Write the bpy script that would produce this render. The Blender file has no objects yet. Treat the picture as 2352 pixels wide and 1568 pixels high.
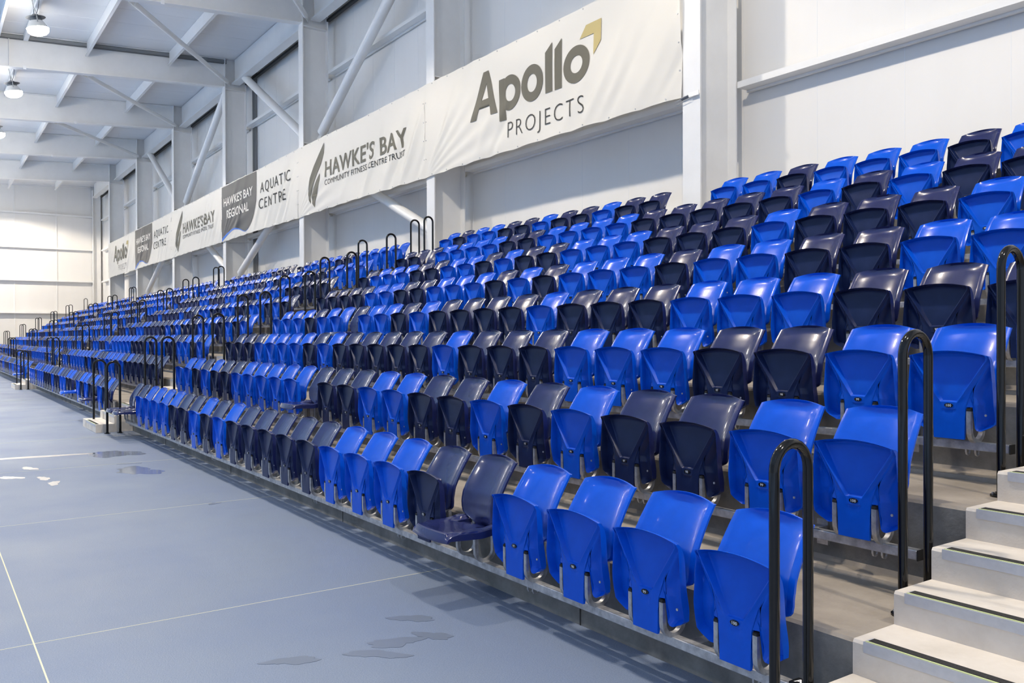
import bpy, bmesh, math, random
from mathutils import Vector, Matrix
sc = bpy.context.scene
COL = sc.collection
R = math.radians

# ------------------------------------------------------------------ camera
PX_F, YAW, PITCH, ROLL, CH = 1956.0, .6078, -.0064, -.0037, 1.49
cam = bpy.data.cameras.new('camera'); co = bpy.data.objects.new('camera', cam); COL.objects.link(co); sc.camera = co
cam.sensor_width = 36.0; cam.lens = 36.0 * PX_F / 2352.0; cam.clip_start = .05; cam.clip_end = 300
cy, sy = math.cos(YAW), math.sin(YAW)
F = Vector((-cy * math.cos(PITCH), sy * math.cos(PITCH), math.sin(PITCH)))
Rt = Vector((sy, cy, 0)); U = Rt.cross(F)
R2 = Rt * math.cos(ROLL) + U * math.sin(ROLL); U2 = R2.cross(F)
co.matrix_world = Matrix(((R2.x, U2.x, -F.x, 0), (R2.y, U2.y, -F.y, 0), (R2.z, U2.z, -F.z, CH), (0, 0, 0, 1)))

# ------------------------------------------------------------------ world, lights, exposure
w = bpy.data.worlds.new('world'); sc.world = w; w.use_nodes = True
bg = w.node_tree.nodes['Background']; bg.inputs[0].default_value = (.70, .80, 1.0, 1); bg.inputs[1].default_value = 1.0
sc.view_settings.view_transform = 'Standard'; sc.view_settings.look = 'None'
sc.view_settings.exposure = 0.09; sc.view_settings.gamma = 1.0
try: sc.view_settings.use_curve_mapping = False
except Exception: pass
LAMP_X = [2.6 - 7.02 * i for i in range(9)]
LAMP_Y, LAMP_Z = 2.58, 9.72
def spot(x, y, z, power, tx, ty, size=150, blend=.35, rad=.17, col=(1.0, .87, .70)):
    l = bpy.data.lights.new('flood_or_fill_beam', 'SPOT'); l.energy = power; l.color = col
    l.spot_size = R(size); l.spot_blend = blend; l.shadow_soft_size = rad
    o = bpy.data.objects.new('flood_or_fill_beam', l); COL.objects.link(o); o.location = (x, y, z)
    o.rotation_euler = (Vector((tx, ty, 0)) - Vector((x, y, z))).to_track_quat('-Z', 'Y').to_euler()
    o['kind'] = 'helper'
for i, x in enumerate(LAMP_X):
    spot(x, LAMP_Y, LAMP_Z - .34, 1120 * (3.0 if i == len(LAMP_X) - 1 else 1), x - (3.0 if i == len(LAMP_X) - 1 else 0), 4.6, 124, .22)
    g = bpy.data.lights.new('lamp_glow', 'POINT'); g.energy = 150; g.color = (1.0, .95, .86); g.shadow_soft_size = .2
    o = bpy.data.objects.new('lamp_glow', g); COL.objects.link(o); o.location = (x, LAMP_Y - .15, LAMP_Z - .38); o['kind'] = 'helper'

for yy in (-6.5, -13.5):  # added unseen spots over the pool side, bounced up as blue ceiling fill
    for i in range(6): spot(3 - 11 * i, yy, 9.0, 5400, 3 - 11 * i, yy, 104, .3, .3, (1.0, .96, .90))

# ------------------------------------------------------------------ materials
def nodemat(name, base, rough=.5, metal=0.0, spec=.5, coat=0.0):
    m = bpy.data.materials.new(name); m.use_nodes = True
    b = m.node_tree.nodes['Principled BSDF']
    b.inputs['Base Color'].default_value = (*base, 1); b.inputs['Roughness'].default_value = rough
    b.inputs['Metallic'].default_value = metal; b.inputs['Specular IOR Level'].default_value = spec
    b.inputs['Coat Weight'].default_value = coat; b.inputs['Coat Roughness'].default_value = .08
    return m
def noisy(m, c1, c2, scale, lo=.35, hi=.65, detail=6, bump=0.0, bscale=None, stretch=(1, 1, 1), rough=None):
    nt = m.node_tree; N = nt.nodes; L = nt.links; b = N['Principled BSDF']
    tc = N.new('ShaderNodeTexCoord'); mp = N.new('ShaderNodeMapping'); mp.inputs['Scale'].default_value = stretch
    L.new(tc.outputs['Object'], mp.inputs[0])
    n = N.new('ShaderNodeTexNoise'); n.inputs['Scale'].default_value = scale; n.inputs['Detail'].default_value = detail
    n.inputs['Roughness'].default_value = .62
    L.new(mp.outputs[0], n.inputs['Vector'])
    r = N.new('ShaderNodeValToRGB'); r.color_ramp.elements[0].position = lo; r.color_ramp.elements[1].position = hi
    r.color_ramp.elements[0].color = (*c1, 1); r.color_ramp.elements[1].color = (*c2, 1)
    L.new(n.outputs['Fac'], r.inputs[0]); L.new(r.outputs[0], b.inputs['Base Color'])
    if bump:
        n2 = N.new('ShaderNodeTexNoise'); n2.inputs['Scale'].default_value = bscale or scale * 6; n2.inputs['Detail'].default_value = 4
        L.new(mp.outputs[0], n2.inputs['Vector'])
        bp = N.new('ShaderNodeBump'); bp.inputs['Strength'].default_value = bump; bp.inputs['Distance'].default_value = .01
        L.new(n2.outputs['Fac'], bp.inputs['Height']); L.new(bp.outputs[0], b.inputs['Normal'])
    if rough:
        mr = N.new('ShaderNodeMapRange'); mr.inputs['To Min'].default_value = rough[0]; mr.inputs['To Max'].default_value = rough[1]
        L.new(n.outputs['Fac'], mr.inputs['Value']); L.new(mr.outputs[0], b.inputs['Roughness'])
    return m
BLUE = noisy(nodemat('blue_plastic', (.004, .062, .56), .2, 0, .22, .3), (.0006, .085, .60), (.001, .098, .68), 9, bump=.03, bscale=260, rough=(.20, .30))
NAVY = noisy(nodemat('navy_plastic', (.012, .02, .06), .2, 0, .35, .5), (.012, .018, .085), (.016, .022, .102), 9, bump=.03, bscale=260, rough=(.20, .30))
BLUE_U = noisy(nodemat('blue_plastic_grained', (.001, .09, .62), .3, 0, .22), (.0006, .080, .56), (.001, .092, .63), 9, bump=.06, bscale=420, rough=(.28, .38))
NAVY_U = noisy(nodemat('navy_plastic_grained', (.01, .018, .07), .3, 0, .25), (.006, .014, .060), (.009, .019, .075), 9, bump=.06, bscale=420, rough=(.28, .38))
GALV = noisy(nodemat('galvanised_steel', (.5, .5, .5), .45, .75), (.36, .36, .37), (.62, .62, .62), 22, bump=.05, rough=(.3, .55))
BLACK = nodemat('black_gloss_paint', (.004, .004, .004), .10, 0, .4, .0)
RUBBER = nodemat('black_rubber', (.012, .012, .012), .6)
PLATE = nodemat('black_plate', (.008, .008, .009), .3)
WHITE_INK = nodemat('white_ink', (.85, .85, .85), .5)
STEEL = noisy(nodemat('white_painted_steel', (.8, .79, .76), .3), (.78, .778, .765), (.83, .828, .815), 1.4, rough=(.25, .42))
WALL = noisy(nodemat('white_wall_panel', (.8, .78, .74), .45), (.76, .75, .725), (.80, .79, .77), .5, stretch=(1, 1, .15), rough=(.4, .55))
CEIL = noisy(nodemat('ceiling_panel', (.75, .75, .75), .5), (.74, .75, .76), (.80, .81, .82), .4, stretch=(1, .2, 1))
DARK = nodemat('dark_gap', (.03, .03, .03), .8)
TRAY = nodemat('grey_cable_tray', (.22, .23, .24), .5, .4)
DECK = noisy(nodemat('concrete_deck', (.3, .27, .23), .75), (.23, .20, .165), (.37, .325, .27), 2.2, bump=.25, bscale=60, rough=(.6, .85))
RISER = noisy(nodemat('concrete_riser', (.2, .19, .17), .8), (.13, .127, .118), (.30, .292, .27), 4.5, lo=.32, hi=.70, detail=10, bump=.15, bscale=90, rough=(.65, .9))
STEP = noisy(nodemat('cream_precast_concrete', (.55, .5, .44), .7), (.62, .56, .485), (.73, .67, .595), 4.5, bump=.12, bscale=90)
ALU = noisy(nodemat('aluminium_nosing', (.5, .5, .51), .4, .25), (.55, .55, .57), (.60, .60, .62), 30)
GRIP = noisy(nodemat('black_grip', (.02, .02, .02), .9), (.012, .012, .012), (.04, .038, .036), 300, bump=.5, bscale=400)
GLOW = nodemat('yellow_green_strip', (.55, .62, .30), .5)
INK = nodemat('charcoal_ink', (.036, .035, .031), .5, 0, .35)
GREY_INK = nodemat('warm_grey_ink', (.135, .125, .092), .5, 0, .35)
GOLD_INK = nodemat('gold_ink', (.50, .40, .16), .45)
BLUE_INK = nodemat('blue_ink', (.03, .16, .62), .45)
WHITE_PRINT = nodemat('white_print', (.78, .76, .70), .5)
def banner_mat():
    m = nodemat('white_banner_vinyl', (.80, .77, .70), .38)
    nt = m.node_tree; N = nt.nodes; L = nt.links; b = N['Principled BSDF']; out = N['Material Output']
    t = N.new('ShaderNodeBsdfTranslucent'); t.inputs[0].default_value = (.8, .77, .7, 1)
    mx = N.new('ShaderNodeMixShader'); mx.inputs[0].default_value = .16
    L.new(b.outputs[0], mx.inputs[1]); L.new(t.outputs[0], mx.inputs[2]); L.new(mx.outputs[0], out.inputs[0])
    return m
VINYL = banner_mat()
PANEL_INK = nodemat('charcoal_vinyl', (.042, .040, .040), .4, 0, .35)
LENS = bpy.data.materials.new('lamp_lens'); LENS.use_nodes = True
_n = LENS.node_tree.nodes; _e = _n.new('ShaderNodeEmission'); _e.inputs[0].default_value = (1, .93, .78, 1); _e.inputs[1].default_value = 60
LENS.node_tree.links.new(_e.outputs[0], _n['Material Output'].inputs[0]); _n.remove(_n['Principled BSDF'])
try: LENS.cycles.emission_sampling = 'NONE'
except Exception: pass
WATER = nodemat('wet_film', (.19, .225, .29), .035, 0, .7, 1.0)
SHEEN = nodemat('thin_water_film', (.20, .235, .30), .2, 0, .6, .4)
WET = nodemat('damp_patch', (.135, .165, .225), .35, 0, .5)
LINE = nodemat('floor_line', (.62, .59, .42), .7)
def floor_mat():
    m = nodemat('blue_textured_floor', (.27, .34, .46), .5)
    nt = m.node_tree; N = nt.nodes; L = nt.links; b = N['Principled BSDF']
    tc = N.new('ShaderNodeTexCoord')
    n = N.new('ShaderNodeTexNoise'); n.inputs['Scale'].default_value = 170; n.inputs['Detail'].default_value = 3; L.new(tc.outputs['Object'], n.inputs['Vector'])
    g = N.new('ShaderNodeTexNoise'); g.inputs['Scale'].default_value = .9; g.inputs['Detail'].default_value = 7; L.new(tc.outputs['Object'], g.inputs['Vector'])
    r = N.new('ShaderNodeValToRGB'); r.color_ramp.elements[0].position = .3; r.color_ramp.elements[1].position = .7
    r.color_ramp.elements[0].color = (.120, .160, .242, 1); r.color_ramp.elements[1].color = (.200, .240, .316, 1); L.new(n.outputs['Fac'], r.inputs[0])
    r2 = N.new('ShaderNodeValToRGB'); r2.color_ramp.elements[0].position = .35; r2.color_ramp.elements[1].position = .68
    r2.color_ramp.elements[0].color = (.86, .90, .98, 1); r2.color_ramp.elements[1].color = (1.0, 1.0, .98, 1); L.new(g.outputs['Fac'], r2.inputs[0])
    mx = N.new('ShaderNodeMixRGB'); mx.blend_type = 'MULTIPLY'; mx.inputs[0].default_value = 1
    L.new(r.outputs[0], mx.inputs[1]); L.new(r2.outputs[0], mx.inputs[2]); L.new(mx.outputs[0], b.inputs['Base Color'])
    bp = N.new('ShaderNodeBump'); bp.inputs['Strength'].default_value = .35; bp.inputs['Distance'].default_value = .004
    L.new(n.outputs['Fac'], bp.inputs['Height']); L.new(bp.outputs[0], b.inputs['Normal'])
    mr = N.new('ShaderNodeMapRange'); mr.inputs['To Min'].default_value = .62; mr.inputs['To Max'].default_value = .36
    L.new(g.outputs['Fac'], mr.inputs['Value']); L.new(mr.outputs[0], b.inputs['Roughness'])
    return m
FLOOR = floor_mat()

# ------------------------------------------------------------------ mesh helpers
def link(name, me, parent=None, loc=(0, 0, 0)):
    o = bpy.data.objects.new(name, me); COL.objects.link(o); o.location = loc
    if parent is not None: o.parent = parent
    return o
def tag(o, label=None, cat=None, group=None, kind=None):
    if label: o['label'] = label
    if cat: o['category'] = cat
    if group: o['group'] = group
    if kind: o['kind'] = kind
    return o
def empty(name, loc=(0, 0, 0)):
    o = bpy.data.objects.new(name, None); COL.objects.link(o); o.location = loc; o.empty_display_size = .1
    return o
class MB:
    def __init__(s): s.v = []; s.f = []; s.m = []
    def add(s, v, f, mi=0):
        n = len(s.v); s.v += [tuple(p) for p in v]; s.f += [tuple(i + n for i in q) for q in f]; s.m += [mi] * len(f); return s
    def box(s, x0, x1, y0, y1, z0, z1, mi=0, sl=0.0):
        # sl: z rises by sl per metre of y
        v = [(x, y, z + sl * y) for z in (z0, z1) for y in (y0, y1) for x in (x0, x1)]
        return s.add(v, [(0, 2, 3, 1), (4, 5, 7, 6), (0, 1, 5, 4), (2, 6, 7, 3), (0, 4, 6, 2), (1, 3, 7, 5)], mi)
    def extrude_x(s, prof, x0, x1, mi=0, fm=None):
        # closed profile of (y, z), counter-clockwise seen from +x
        n = len(prof); v = [(x0, y, z) for y, z in prof] + [(x1, y, z) for y, z in prof]
        b = len(s.v); s.v += v
        for i in range(n):
            j = (i + 1) % n; s.f.append((b + i, b + j, b + n + j, b + n + i)); s.m.append(fm[i] if fm else mi)
        s.f.append(tuple(b + i for i in range(n))[::-1]); s.m.append(mi); s.f.append(tuple(b + n + i for i in range(n))); s.m.append(mi)
        return s
    def tube(s, pts, r, n=10, mi=0, cap=True, closed=False):
        pts = [Vector(p) for p in pts]; k = len(pts); rings = []
        up = None
        for i, p in enumerate(pts):
            a = pts[i - 1] if (i or closed) else p; c = pts[(i + 1) % k] if (i < k - 1 or closed) else p
            t = (c - a).normalized()
            if up is None:
                up = t.orthogonal().normalized()
            up = (up - t * up.dot(t)).normalized(); w2 = t.cross(up)
            rr = r[i] if isinstance(r, (list, tuple)) else r
            rings.append([p + (up * math.cos(2 * math.pi * j / n) + w2 * math.sin(2 * math.pi * j / n)) * rr for j in range(n)])
        v = [q for rg in rings for q in rg]; f = []
        for i in range(k - 1 + (1 if closed else 0)):
            i2 = (i + 1) % k
            for j in range(n):
                f.append((i * n + j, i * n + (j + 1) % n, i2 * n + (j + 1) % n, i2 * n + j))
        if cap and not closed: f.append(tuple(range(n))[::-1]); f.append(tuple((k - 1) * n + j for j in range(n)))
        return s.add(v, f, mi)
    def flatbar(s, path, x0, x1, th, mi=0):
        # bar in the yz plane swept along path; th = thickness across the path
        k = len(path); v = []
        for i, (y, z) in enumerate(path):
            a = path[max(i - 1, 0)]; c = path[min(i + 1, k - 1)]
            d = Vector((c[0] - a[0], c[1] - a[1])).normalized(); nrm = Vector((-d.y, d.x)) * th / 2
            v += [(x0, y + nrm.x, z + nrm.y), (x1, y + nrm.x, z + nrm.y), (x1, y - nrm.x, z - nrm.y), (x0, y - nrm.x, z - nrm.y)]
        f = []
        for i in range(k - 1):
            for j in range(4): f.append((i * 4 + j, i * 4 + (j + 1) % 4, i * 4 + 4 + (j + 1) % 4, i * 4 + 4 + j))
        f += [(3, 2, 1, 0), tuple((k - 1) * 4 + j for j in range(4))]
        return s.add(v, f, mi)
    def disc(s, c, r, h, n=20, mi=0):
        cx, cy_, cz = c
        v = [(cx + r * math.cos(2 * math.pi * j / n), cy_ + r * math.sin(2 * math.pi * j / n), cz + dz) for dz in (0, h) for j in range(n)]
        f = [(j, (j + 1) % n, n + (j + 1) % n, n + j) for j in range(n)] + [tuple(range(n))[::-1], tuple(n + j for j in range(n))]
        return s.add(v, f, mi)
    def mesh(s, name, mats, smooth=None, fix=True):
        me = bpy.data.meshes.new(name); me.from_pydata(s.v, [], s.f); me.update()
        for m in (mats if isinstance(mats, (list, tuple)) else [mats]): me.materials.append(m)
        if len(me.materials) > 1: me.polygons.foreach_set('material_index', s.m)
        if fix:
            bm = bmesh.new(); bm.from_mesh(me); bmesh.ops.recalc_face_normals(bm, faces=bm.faces); bm.to_mesh(me); bm.free()
        if smooth is not None:
            me.polygons.foreach_set('use_smooth', [True] * len(me.polygons)); me.set_sharp_from_angle(angle=R(smooth))
        return me
    def build(s, name, mats, parent=None, smooth=None, loc=(0, 0, 0)):
        return link(name, s.mesh(name, mats, smooth), parent, loc)
def beveled(me, wd, seg=2, ang=30):
    bm = bmesh.new(); bm.from_mesh(me)
    ed = [e for e in bm.edges if len(e.link_faces) == 2 and e.calc_face_angle(0) > R(ang)]
    bmesh.ops.bevel(bm, geom=ed, offset=wd, segments=seg, affect='EDGES', clamp_overlap=True); bm.to_mesh(me); bm.free()
    return me
def ss(a, b, x):
    t = min(1, max(0, (x - a) / (b - a))) if a != b else float(x > a); return t * t * (3 - 2 * t)
def interp(tab, z):
    if z <= tab[0][0]: return tab[0][1]
    for (a, p), (b, q) in zip(tab, tab[1:]):
        if z <= b: return p + (q - p) * (z - a) / (b - a)
    return tab[-1][1]
_fc = {}
def text_mesh(txt, size=1.0, offset=0.0, spacing=1.0, extrude=0.0, align='CENTER', shear=0):
    cu = bpy.data.curves.new('lettering', 'FONT'); cu.body = txt; cu.size = size; cu.offset = offset; cu.space_character = spacing
    cu.extrude = extrude; cu.align_x = align; cu.shear = shear; cu.resolution_u = 4
    o = bpy.data.objects.new('lettering', cu); COL.objects.link(o)
    dg = bpy.context.evaluated_depsgraph_get(); dg.update()
    me = bpy.data.meshes.new_from_object(o.evaluated_get(dg)); bpy.data.objects.remove(o); bpy.data.curves.remove(cu)
    return me

# ------------------------------------------------------------------ layout numbers
ORD = 'first second third fourth fifth sixth seventh eighth ninth tenth eleventh twelfth thirteenth fourteenth fifteenth sixteenth seventeenth eighteenth nineteenth twentieth twenty-first twenty-second twenty-third twenty-fourth twenty-fifth'.split()
NUM = 'zero one two three four five six seven eight'.split()
BL = ['nearest', 'second', 'third', 'farthest']
ROWP, RISE = .797, .382
SEATP, PERIOD = .4965, 13.72
Y0 = 2.585                       # seat plane of row one
X0 = -2.225                      # centre of the first seat of each row in the nearest block
XEND, XNEAR = -58.4, 7.0
def rowY(n): return Y0 + ROWP * (n - 1)
def rowZ(n): return RISE * (n - 1)
def riserY(n): return rowY(n) + .20
YCOL, BAY, XC = 8.43, 7.03, -7.93   # column front face, spacing, web of the first column
YW = 9.40
CT, SLP = 10.80, .060            # ceiling height at YCOL and its slope along y
def ceil(y): return CT + SLP * (y - YCOL)
aisles = [(-1.833, -.783)] + [(-15.58 - PERIOD * a, -14.62 - PERIOD * a) for a in range(4)]

# ------------------------------------------------------------------ setting: floor, walls, ceiling
fl = MB().box(XEND - .2, 12, -3.5, 3.2, -.2, 0).build('floor', FLOOR); tag(fl, kind='structure')
POOL = nodemat('pool_water', (.24, .39, .64), .08)  # unseen pool side of the hall, added to bounce blue light upward
tag(MB().box(XEND - .2, 12, -20, -3.5, -.3, -.12).build('floor_pool', POOL), kind='structure')
tag(MB().box(XEND - .2, 12, -22, -20, -.2, 0).build('floor_far', FLOOR), kind='structure')
tag(MB().box(XEND - .2, 12, -22.2, -22, -.3, 11.2).build('wall_front', WALL), kind='structure')
LY, LX = .447, [-4.73 - 3.09 * i for i in range(-2, 18)]
mb = MB(); mb.box(XEND, 12, LY - .0035, LY + .0035, .0, .0012)
for x in LX: mb.box(x - .0022, x + .0022, -3.5, 2.78, .0, .001)
mb.box(XEND, 12, LY - 3.1 - .0065, LY - 3.1 + .0065, .0, .0012)
tag(mb.build('floor_line', LINE), kind='structure')

mb = MB().box(XEND, XNEAR + 5, YW, YW + .15, 0, 11.2)
wall = mb.build('wall_back', WALL); tag(wall, kind='structure')
x = XC + BAY - 1.1; mb = MB(); i = 0
while x > XEND:
    mb.box(x - .004, x + .004, YW - .0018, YW, 0, 10.9); x -= 1.172
tag(mb.build('trim_1', CEIL), kind='structure')
tag(MB().box(XEND - .15, XEND, -22, YW + .15, 0, 11.2).build('wall_left', WALL), kind='structure')
mb = MB()
for i in range(11):
    y = 6.88 - 2.23 * (i - 1); mb.box(XEND, XEND + .03, y - .035, y + .035, 0, 10.8)
tag(mb.build('trim_2', STEEL), kind='structure')
mb = MB(); v = []
cl = MB().box(XEND - .2, XNEAR + 5, -22, YW + .1, ceil(0), ceil(0) + .12, sl=SLP).build('ceiling', CEIL); tag(cl, kind='structure')
mb = MB(); x = XC + BAY * 1.5
while x > XEND:
    mb.box(x - .012, x + .012, -22, YW, ceil(0) - .003, ceil(0) + .01, sl=SLP); x -= 1.172
tag(mb.build('trim_3', CEIL), kind='structure')
tag(MB().box(XEND, XNEAR, YW - .16, YW - .005, 3.0, 3.36).build('trim_4', WALL), kind='structure')

# end wall girts and the beam over them
for i, z in enumerate([2.98, 4.92, 6.88, 8.92]):
    o = MB().box(XEND, XEND + .22, -22, 8.9, z, z + .07).box(XEND + .2205, XEND + .235, -22, 8.9, z - .03, z + .0695).build('wall_girt', STEEL)
    tag(o, 'white horizontal rail across the far end wall, %s from the bottom' % ORD[i], 'steel rail', 'rails on the far end wall')
o = MB().box(XEND, XEND + .3, -22, 8.75, 10.30, 10.62, sl=SLP * .9).build('end_beam', STEEL)
tag(o, 'white sloping beam along the top of the far end wall', 'steel beam')
e = empty('corner_column', (XEND + .25, 9.0, 0)); tag(e, 'white corner post where the far end wall meets the long wall', 'steel column')
MB().box(-.2, .16, -.16, -.13, 0, 10.6).build('flange', STEEL, e); MB().box(-.02, .02, -.13, .3, 0, 10.6).build('web', STEEL, e)

# ------------------------------------------------------------------ columns, rafters, roof beams
NB = 8
colX = [XC + BAY - BAY * i for i in range(NB)]       # index 0 lies right of the frame, 1 is the first one seen
cm = [MB().box(-.155, .155, 0, .022, 3.0, CT).mesh('front_flange', STEEL),
      MB().box(-.009, .009, .022, .70, 3.0, CT).mesh('web', STEEL),
      MB().box(-.155, .155, .70, .722, 3.0, CT).mesh('rear_flange', STEEL),
      MB().box(.009, .15, .022, .70, 9.78, 9.80).box(.009, .15, .022, .70, 6.66, 6.68).box(-.15, -.009, .022, .70, 9.78, 9.80).mesh('stiffener', STEEL),
      MB().box(-.19, .19, -.03, .76, 3.055, 3.085).mesh('base_plate', STEEL)]
for i in range(1, NB):
    e = empty('steel_column', (colX[i], YCOL, 0))
    tag(e, 'white steel I-section column, %s from the camera along the long wall' % ORD[i - 1], 'steel column', 'columns along the long wall')
    for me in cm: link(me.name.split('.')[0], me, e)
RT = .02
for i in range(0, NB):
    x = colX[i]; e = empty('roof_rafter', (x, 0, 0))
    zb = 9.87 - .07 * YCOL
    tag(e, 'white sloping roof rafter meeting the %s column' % (ORD[i - 1] if i else 'out-of-view nearest') if i else 'white sloping roof rafter nearest the camera, above the big end banner', 'roof rafter', 'rafters under the ceiling')
    MB().box(-.125, .125, -16, YCOL, zb, zb + .022, sl=.07).build('bottom_flange', STEEL, e)
    m_ = MB(); m_.add([(a, y, z) for y in (-16, YCOL) for z in (zb + .02 + .07 * y, ceil(y) - .02) for a in (-.006, .006)], [(0, 1, 3, 2), (4, 6, 7, 5), (0, 4, 5, 1), (2, 3, 7, 6), (0, 2, 6, 4), (1, 5, 7, 3)])
    m_.build('web', STEEL, e)
    MB().box(-.125, .125, -16, YCOL, ceil(0) - .03, ceil(0) - .008, sl=SLP).build('top_flange', STEEL, e)
    if i in (3, 4, 5, 6):
        for yy in ([2.6 if i == 4 else 4.9]):
            MB().box(.126, .16, yy - .04, yy + .04, zb + .07 * yy - .05, zb + .07 * yy + .05).build('sensor_box', WHITE_INK, e)
        MB().box(.006, .10, 2.2, 2.215, zb + .02 + .07 * 2.2, ceil(2.2) - .02).build('stiffener', STEEL, e)
PUR = [1.90, 4.28, 6.68]
pm = {}
for j, y in enumerate(PUR):
    c = ceil(y)
    me = MB().box(.14, BAY - .14, -.012, .012, c - .44, c - .01).box(.14, BAY - .14, -.065, .012, c - .452, c - .44).box(.14, BAY - .14, -.065, -.053, c - .452, c - .425).mesh('roof_purlin', STEEL)
    for i in range(1, NB + 1):
        x = colX[i] if i < NB else XEND - .1
        o = link('roof_purlin', me, None, (x, y, 0))
        if i == NB: o.scale.x = .05 if False else 1.0
        if i == NB: o.location.x = colX[NB - 1] - BAY
        tag(o, 'white roof purlin in the %s bay from the camera, %s out from the wall' % (ORD[i - 1], ORD[2 - j]), 'roof beam', 'purlins between the rafters')
me1 = MB().box(.15, BAY - .15, -.02, .02, 9.98, CT).box(.15, BAY - .15, -.14, .14, 9.96, 9.98).box(.15, BAY - .15, -.14, -.12, 9.98, 10.0).mesh('eave_beam', STEEL)
me2 = MB().box(.15, BAY - .15, .33, .42, 10.02, 10.09).mesh('gap_shade_strip', DARK)  # dark strip in place of the shaded gap between eave beam and wall
for i in range(1, NB + 1):
    x = colX[i] if i < NB else colX[NB - 1] - BAY
    e = empty('eave_beam', (x, 8.78, 0)); tag(e, 'white eave beam at the wall top in the %s bay from the camera' % ORD[i - 1], 'roof beam', 'eave beams over the long wall')
    link('beam', me1, e); link('gap_shade_strip', me2, e)
gm = MB().box(.18, BAY - .18, .0145, .265, 0, .012).box(.18, BAY - .18, 0, .014, -.002, .085).box(.18, BAY - .18, .19, .235, -.03, -.0005).mesh('wall_girt', STEEL)
for i in range(1, NB + 1):
    x = colX[i] if i < NB else colX[NB - 1] - BAY
    for q, z in enumerate((4.84, 6.75, 8.60)):
        o = link('wall_girt', gm, None, (x, 9.13, z))
        tag(o, 'white horizontal wall rail, %s up, in the %s bay from the camera' % (('lowest', 'middle', 'highest')[q], ORD[i - 1]), 'steel rail', 'rails on the long wall')
for i in range(1): 
    o = MB().box(-3.98, -3.93, YW - .05, YW, 4.93, 10.6).build('wall_joint_cover', STEEL)
    tag(o, 'thin white vertical strip on the wall above the nearest rail', 'wall strip')
# K bracing
def brace(p, q, r, label, grp):
    e = empty('brace_tube', p); d = Vector(q) - Vector(p); n = d.normalized(); tag(e, label, 'steel brace', grp)
    MB().tube([n * .35, d - n * .35], r, 16).build('tube', STEEL, e, 50)
    t = Vector((0, 1, 0)); s_ = n.cross(t).normalized() * .075
    for a in (n * .0, d - n * .42):
        v_ = [a + s_ + t * .008, a - s_ + t * .008, a + n * .42 - s_ + t * .008, a + n * .42 + s_ + t * .008]
        v_ += [c_ - t * .016 for c_ in v_]
        MB().add(v_, [(0, 1, 2, 3), (7, 6, 5, 4), (0, 4, 5, 1), (1, 5, 6, 2), (2, 6, 7, 3), (3, 7, 4, 0)]).build('end_plate', STEEL, e)
YB = 8.82
for k in (3, 5):
    node = colX[k]
    for sgn, nm in ((1, 'right'), (-1, 'left')):
        xx = colX[k - sgn]
        brace((node + sgn * .2, YB, 6.75), (xx - sgn * .75, YB, 10.18), .125, 'white round tube brace rising %s above the banners from the %s column' % (nm, ORD[k - 1]), 'wall braces')
        brace((node + sgn * .2, YB, 6.35), (xx - sgn * .15, YB, 3.5), .11, 'white round tube brace falling %s below the banners from the %s column' % (nm, ORD[k - 1]), 'wall braces')
for k in (2, 3, 4, 5):
    zb = lambda y: 9.95 + .07 * (y - YCOL)
    brace((colX[k] - .1, 4.15, zb(4.15)), (colX[k + 1] + .1, 8.62, 9.98), .07, 'thin white diagonal roof brace between the %s and %s columns' % (ORD[k - 1], ORD[k]), 'roof braces')
brace((colX[3] - .1, -2.6, 9.3), (colX[4] + .1, 1.9, 9.55), .07, 'thin white diagonal roof brace cut by the left picture edge', 'roof braces')
# cable trays by the fourth column
e = empty('cable_tray', (colX[4], 0, 0)); tag(e, 'grey cable tray along the fourth rafter and down behind its column', 'cable tray')
mb = MB(); c0 = ceil(0)
mb.box(.02, .12, 1.0, 8.5, c0 - .16, c0 - .15, sl=SLP).box(.11, .12, 1.0, 8.5, c0 - .16, c0 - .04, sl=SLP).box(.06, .075, 1.0, 8.5, c0 - .13, c0 - .11, sl=SLP)
mb.build('ceiling_run', TRAY, e)
mb = MB()
for q in range(5): mb.box(-.0 + .22 + q * .07, .255 + q * .07, YW - .07, YW - .01, 3.36, 10.4)
mb.build('wall_run', TRAY, e)

# ------------------------------------------------------------------ hanging flood lamps
hm = [('housing', MB().tube([(0, 0, .05), (0, 0, .16), (0, 0, .24)], [.15, .14, .07], 24).tube([(0, 0, .16), (0, 0, .162)], .24, 28).mesh('housing', TRAY, 40)),
      ('shade', MB().tube([(0, 0, -.12), (0, 0, .05)], [.27, .17], 28, cap=False).tube([(0, 0, .06), (0, 0, .05)], [.17, .17], 24).mesh('shade', STEEL, 40)),
      ('lens', MB().tube([(0, 0, -.30), (0, 0, -.29), (0, 0, -.26), (0, 0, -.21), (0, 0, -.125)], [.05, .12, .20, .25, .268], 28).mesh('lens', LENS, 60)),
      ('yoke', MB().tube([(-.2, 0, .0), (-.22, 0, .2), (-.1, 0, .36), (0, 0, .4), (.1, 0, .36), (.22, 0, .2), (.2, 0, .0)], .014, 8).mesh('yoke', GALV, 50)),
      ('hanger', MB().tube([(0, 0, .4), (0, 0, .84)], .012, 8).box(-.06, .06, -.06, .06, .8, .86).mesh('hanger', GALV, 50)),
      ('cable', MB().tube([(.05, .02, .22), (.3, .05, .3), (.42, .1, .48), (.3, .1, .66), (.1, .08, .78), (.02, .03, .84)], .007, 6).mesh('cable', DARK, 60))]
bmm = MB().box(-BAY / 2 + .14, BAY / 2 - .14, -.06, .06, .0, .14).mesh('lamp_rail', STEEL)
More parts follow.
